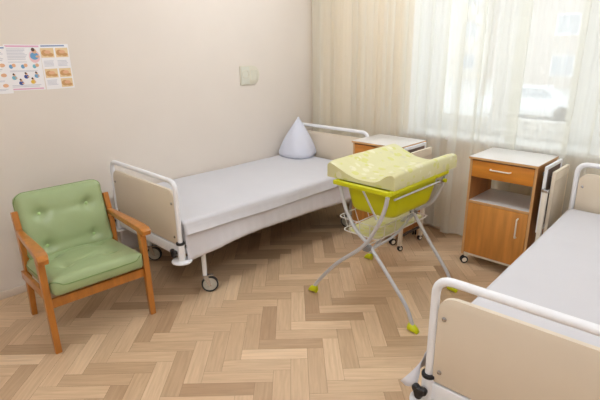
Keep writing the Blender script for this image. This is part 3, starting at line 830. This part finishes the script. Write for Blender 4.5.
# right sheet: photographs
t, w, h, x = sheet_('poster sheet with five brown photographs, right end of the row', -2.708, -2.522, 1.397, 1.690, .008, 0)
x += .0003
b = nb(); rc(b, x, w, h, .04, .86, .02, .05); obj('title_band', b, P['title'], t, smooth=False)
b = nb(); lines(b, x, w, h, .06, .44, .36, .50, 5); lines(b, x, w, h, .54, .94, .36, .50, 5); lines(b, x, w, h, .06, .44, .79, .92, 5); obj('text', b, P['grey'], t, smooth=False)
for u0, u1, v0, v1 in ((.01, .46, .08, .29), (.52, .96, .08, .29), (.04, .48, .54, .74), (.54, .96, .54, .74), (.54, .96, .77, .97)):
    b = nb(); rc(b, x, w, h, u0, u1, v0, v1); p = obj('photograph', b, P['gold'], t, smooth=False)
    b = nb(); ov(b, x+.0002, w, h, u0+.02, u0+.26, v0+.04, v1-.03); ov(b, x+.0002, w, h, u0+.2, u1-.02, v0+.11, v1-.02); obj('dark_shape', b, P['brown'], p, smooth=False)
    b = nb(); ov(b, x+.0004, w, h, u0+.12, u0+.34, v0+.05, v0+.13); obj('pale_shape', b, P['skin'], p, smooth=False)
# left sheet, cut by the picture edge
t, w, h, x = sheet_('poster sheet at the left end of the row, cut off by the picture edge', -3.125, -2.912, 1.388, 1.682, -.01, .0012)
x += .0003
b = nb(); rc(b, x, w, h, .04, .95, .02, .05); obj('title_band', b, P['title'], t, smooth=False)
b = nb(); lines(b, x, w, h, .06, .92, .09, .32, 7); lines(b, x, w, h, .06, .92, .48, .54, 2); lines(b, x, w, h, .06, .92, .72, .76, 2); lines(b, x, w, h, .06, .92, .9, .95, 2); obj('text', b, P['grey'], t, smooth=False)
for v in (.36, .57, .79):
    for u in (.1, .42, .74):
        b = nb(); ov(b, x, w, h, u, u+.16, v, v+.08); obj('skin_print', b, P['skin'], t, smooth=False)

# pale plate on the wall above the bed
t = thing('wall_plate', 'pale plastic wall plate with rounded right end, on the wall above the bed', 'wall plate', (0, -.90, 1.40))
b = nb(); prism(b, rrect(-.118, .116, -.088, .088, (.01, .085, .085, .01), 8), .0, .012, 'x', .003); obj('base', b, M['plate'], t)
b = nb(); prism(b, rrect(-.112, -.012, -.080, .080, (.008,)*4, 4), .0122, .020, 'x', .003); obj('cover', b, M['plate2'], t)
b = nb(); tube(b, [(.0215, -.062+.036*math.cos(a), .012+.036*math.sin(a)) for a in [k*2*PI/24 for k in range(24)]], .004, 8, closed=True); obj('ring', b, M['plate'], t)
b = nb()
for k in range(5): tube(b, [(.0125, .008+k*.017, -.045), (.0125, .018+k*.017, .045)], .0035, 6)
obj('slats', b, M['plate2'], t)

# ------------------------------------------------------------------ outside, seen through the voile
G0 = -1.6
def ext(name, rgb, **k): return mat(name, rgb, .8, **k)
E = dict(ground=ext('yard', (206, 204, 200), vary=.1, vscale=.6), facade=ext('plaster', (226, 218, 206), vary=.04, vscale=.5), glass=mat('dark_glass', (172, 180, 190), .15, bump=.01), brick=ext('brick_red', (200, 190, 182), vary=.1),
         bark=ext('bark', (168, 158, 148), vary=.2), car=mat('car_paint', (226, 228, 232), .25, coat=.5, bump=.005), tyre=ext('car_tyre', (50, 50, 54), bump=.05), bush=ext('hedge', (150, 158, 130), vary=.3, vscale=6))
b = nb(); box(b, -60, 30, .9, 80, G0-.2, G0); g = obj('ground', b, E['ground'], smooth=False); struct(g)
def building(label, x0, x1, y, z1, m, nx, nz):
    t = thing('apartment_building', label, 'building', ((x0+x1)/2, y, G0), 0, 'buildings outside the window')
    hw = (x1-x0)/2
    b = nb(); box(b, -hw, hw, 0, 9, 0, z1, .05); obj('wall', b, m, t, smooth=False)
    for i in range(nx):
        for k in range(nz):
            cx = -hw+(i+.5)*(2*hw/nx); cz = 1.6+k*2.9
            b = nb()
            box(b, cx-.8, cx+.8, -.06, -.0, cz-.75, cz-.67); box(b, cx-.8, cx+.8, -.06, 0, cz+.67, cz+.75); box(b, cx-.8, cx-.72, -.06, 0, cz-.67, cz+.67); box(b, cx+.72, cx+.8, -.06, 0, cz-.67, cz+.67); box(b, cx-.03, cx+.03, -.06, 0, cz-.67, cz+.67)
            f = obj('window', b, M['white_frame'], t, smooth=False)
            b = nb(); box(b, cx-.72, cx+.72, -.03, -.005, cz-.67, cz+.67); obj('pane', b, E['glass'], f, smooth=False)
building('cream apartment block far outside, seen through the left part of the window', -44, -16, 42, 17, E['facade'], 7, 4)
building('pale grey apartment block outside, seen through the right part of the window', -13, 8, 36, 15, E['brick'], 6, 4)
def tree(label, x, y, h, seed):
    rnd = random.Random(seed)
    t = thing('bare_tree', label, 'tree', (x, y, G0), 0, 'bare trees outside')
    b = nb(); tube(b, spline([(0, 0, 0), (.1, 0, h*.3), (-.05, .1, h*.6), (.1, 0, h)], 5), lambda q: .16*(1-q*.85), 8); obj('trunk', b, E['bark'], t)
    for k in range(9):
        z = h*(.28+.07*k); a = rnd.random()*2*PI; l = h*.38*(1-.06*k)
        b = nb(); d = Vector((math.cos(a), math.sin(a), 0))
        tube(b, spline([Vector((0, 0, z)), Vector((0, 0, z+l*.2))+d*l*.4, Vector((0, 0, z+l*.7))+d*l*.75], 5), lambda q: .06*(1-q*.8), 6)
        for q in range(3):
            a2 = a+rnd.uniform(-1, 1); d2 = Vector((math.cos(a2), math.sin(a2), .7)); p0 = Vector((0, 0, z+l*(.2+.18*q)))+d*l*(.4+.12*q)
            tube(b, [p0, p0+d2*l*.3], lambda q: .025*(1-q*.7), 5)
        obj('branch', b, E['bark'], t)
tree('bare tree outside, left in the window', -5.6, 13, 8.5, 1)
tree('bare tree outside, further back in the middle of the window', -7.6, 22, 9.5, 2)
def car(label, x, y, rz):
    t = thing('car', label, 'car', (x, y, G0), rz)
    b = nb()
    body = [(-2.1, .35), (2.1, .35), (2.15, .62), (2.0, .82), (1.05, .95), (.55, 1.42), (-.95, 1.46), (-1.65, 1.0), (-2.1, .92), (-2.16, .6)]
    prism(b, body, -.82, .82, 'y', .06); obj('body', b, E['car'], t)
    for s in (-1, 1):
        b = nb(); prism(b, [(-.95, 1.0), (-.06, 1.0), (-.06, 1.37), (-.82, 1.38)], s*.835-.006, s*.835+.006, 'y'); obj('side_window', b, E['glass'], t, smooth=False)
        b = nb(); prism(b, [(.02, 1.0), (.86, 1.0), (.50, 1.36), (.02, 1.37)], s*.835-.006, s*.835+.006, 'y'); obj('side_window', b, E['glass'], t, smooth=False)
        for wx in (-1.3, 1.3):
            b = nb(); lathe(b, [(0, -.1), (.28, -.1), (.32, -.07), (.32, .07), (.28, .1), (0, .1)], 20, T(wx, s*.78, .32) @ Matrix.Rotation(PI/2, 4, 'X')); obj('wheel', b, E['tyre'], t)
car('pale car parked outside below the window', -3.9, 19, .15)

# ------------------------------------------------------------------ added fill lamps, daylight, camera
M['lamp'] = bpy.data.materials.new('fill_lamp_glow'); M['lamp'].use_nodes = True
p = M['lamp'].node_tree.nodes['Principled BSDF']; p.inputs['Base Color'].default_value = (.9, .9, .9, 1)
p.inputs['Emission Color'].default_value = (1, .96, .90, 1); p.inputs['Emission Strength'].default_value = 3  # glow for the globes of the added fill lamps
for lx, ly, FILL_E, nm in ((1.3, -1.2, 30, 'between the corner and the window'), (3.2, -1.3, 18, 'over the head of the bed in the foreground'), (1.7, -3.9, 16, 'over the armchair end of the room'), (3.3, -3.7, 38, 'over the camera end of the room')):  # unseen lamps added to brighten the room like bounced flash, each tuned separately
    t = thing('added_fill_lamp', 'added globe fill lamp out of view ' + nm, 'lamp', (lx, ly, RZ), 0, 'added fill lamps')
    b = nb(); lathe(b, [(0, 0), (.10, 0), (.10, -.03), (.05, -.045), (.03, -.06), (0, -.06)], 24); obj('fill_lamp_rose', b, M['white_metal'], t)
    b = nb(); lathe(b, [(.14*math.sin(PI*k/12), -.18-.12*-math.cos(PI*k/12)) for k in range(13)], 28); obj('fill_lamp_globe', b, M['lamp'], t)
    ld = bpy.data.lights.new('fill_light', 'POINT'); ld.shadow_soft_size = .15; ld.energy = FILL_E; ld.color = (.93, .985, 1.07)
    lo = bpy.data.objects.new('fill_light', ld); C.objects.link(lo); lo.parent = t; lo.location = (0, 0, -.46)
wd = bpy.data.worlds.new('overcast'); scn.world = wd; wd.use_nodes = True
nt = wd.node_tree; bg = nt.nodes['Background']
tc = nt.nodes.new('ShaderNodeTexCoord'); sx = nt.nodes.new('ShaderNodeSeparateXYZ'); rp = nt.nodes.new('ShaderNodeValToRGB')
nt.links.new(tc.outputs['Generated'], sx.inputs[0]); nt.links.new(sx.outputs['Z'], rp.inputs[0])
rp.color_ramp.elements[0].color = (.93, .95, 1, 1); rp.color_ramp.elements[1].color = (.80, .88, 1, 1)
nt.links.new(rp.outputs[0], bg.inputs[0]); bg.inputs[1].default_value = 2.9

cd = bpy.data.cameras.new('camera'); co = bpy.data.objects.new('camera', cd); C.objects.link(co); scn.camera = co
F, PIT, ROLL, YAW = 469.90, .3165, -.0141, .7726
CX, CY, CH = 3.541, -3.8704, 1.6557
cd.sensor_width = 36; cd.lens = F/600*36; cd.clip_start = .02; cd.clip_end = 300
fwv = Vector((-math.sin(YAW)*math.cos(PIT), math.cos(YAW)*math.cos(PIT), -math.sin(PIT)))
r = fwv.cross(Vector((0, 0, 1))).normalized(); u = r.cross(fwv)
r2 = math.cos(ROLL)*r+math.sin(ROLL)*u; u2 = -math.sin(ROLL)*r+math.cos(ROLL)*u
co.matrix_world = Matrix(((r2.x, u2.x, -fwv.x, CX), (r2.y, u2.y, -fwv.y, CY), (r2.z, u2.z, -fwv.z, CH), (0, 0, 0, 1)))

vs = scn.view_settings; vs.view_transform = 'Standard'; vs.look = 'None'; vs.gamma = 1; vs.use_curve_mapping = False; vs.exposure = -0.09
try:
    scn.cycles.use_denoising = True; scn.cycles.max_bounces = 10; scn.cycles.transparent_max_bounces = 24; scn.cycles.diffuse_bounces = 5
except Exception: pass
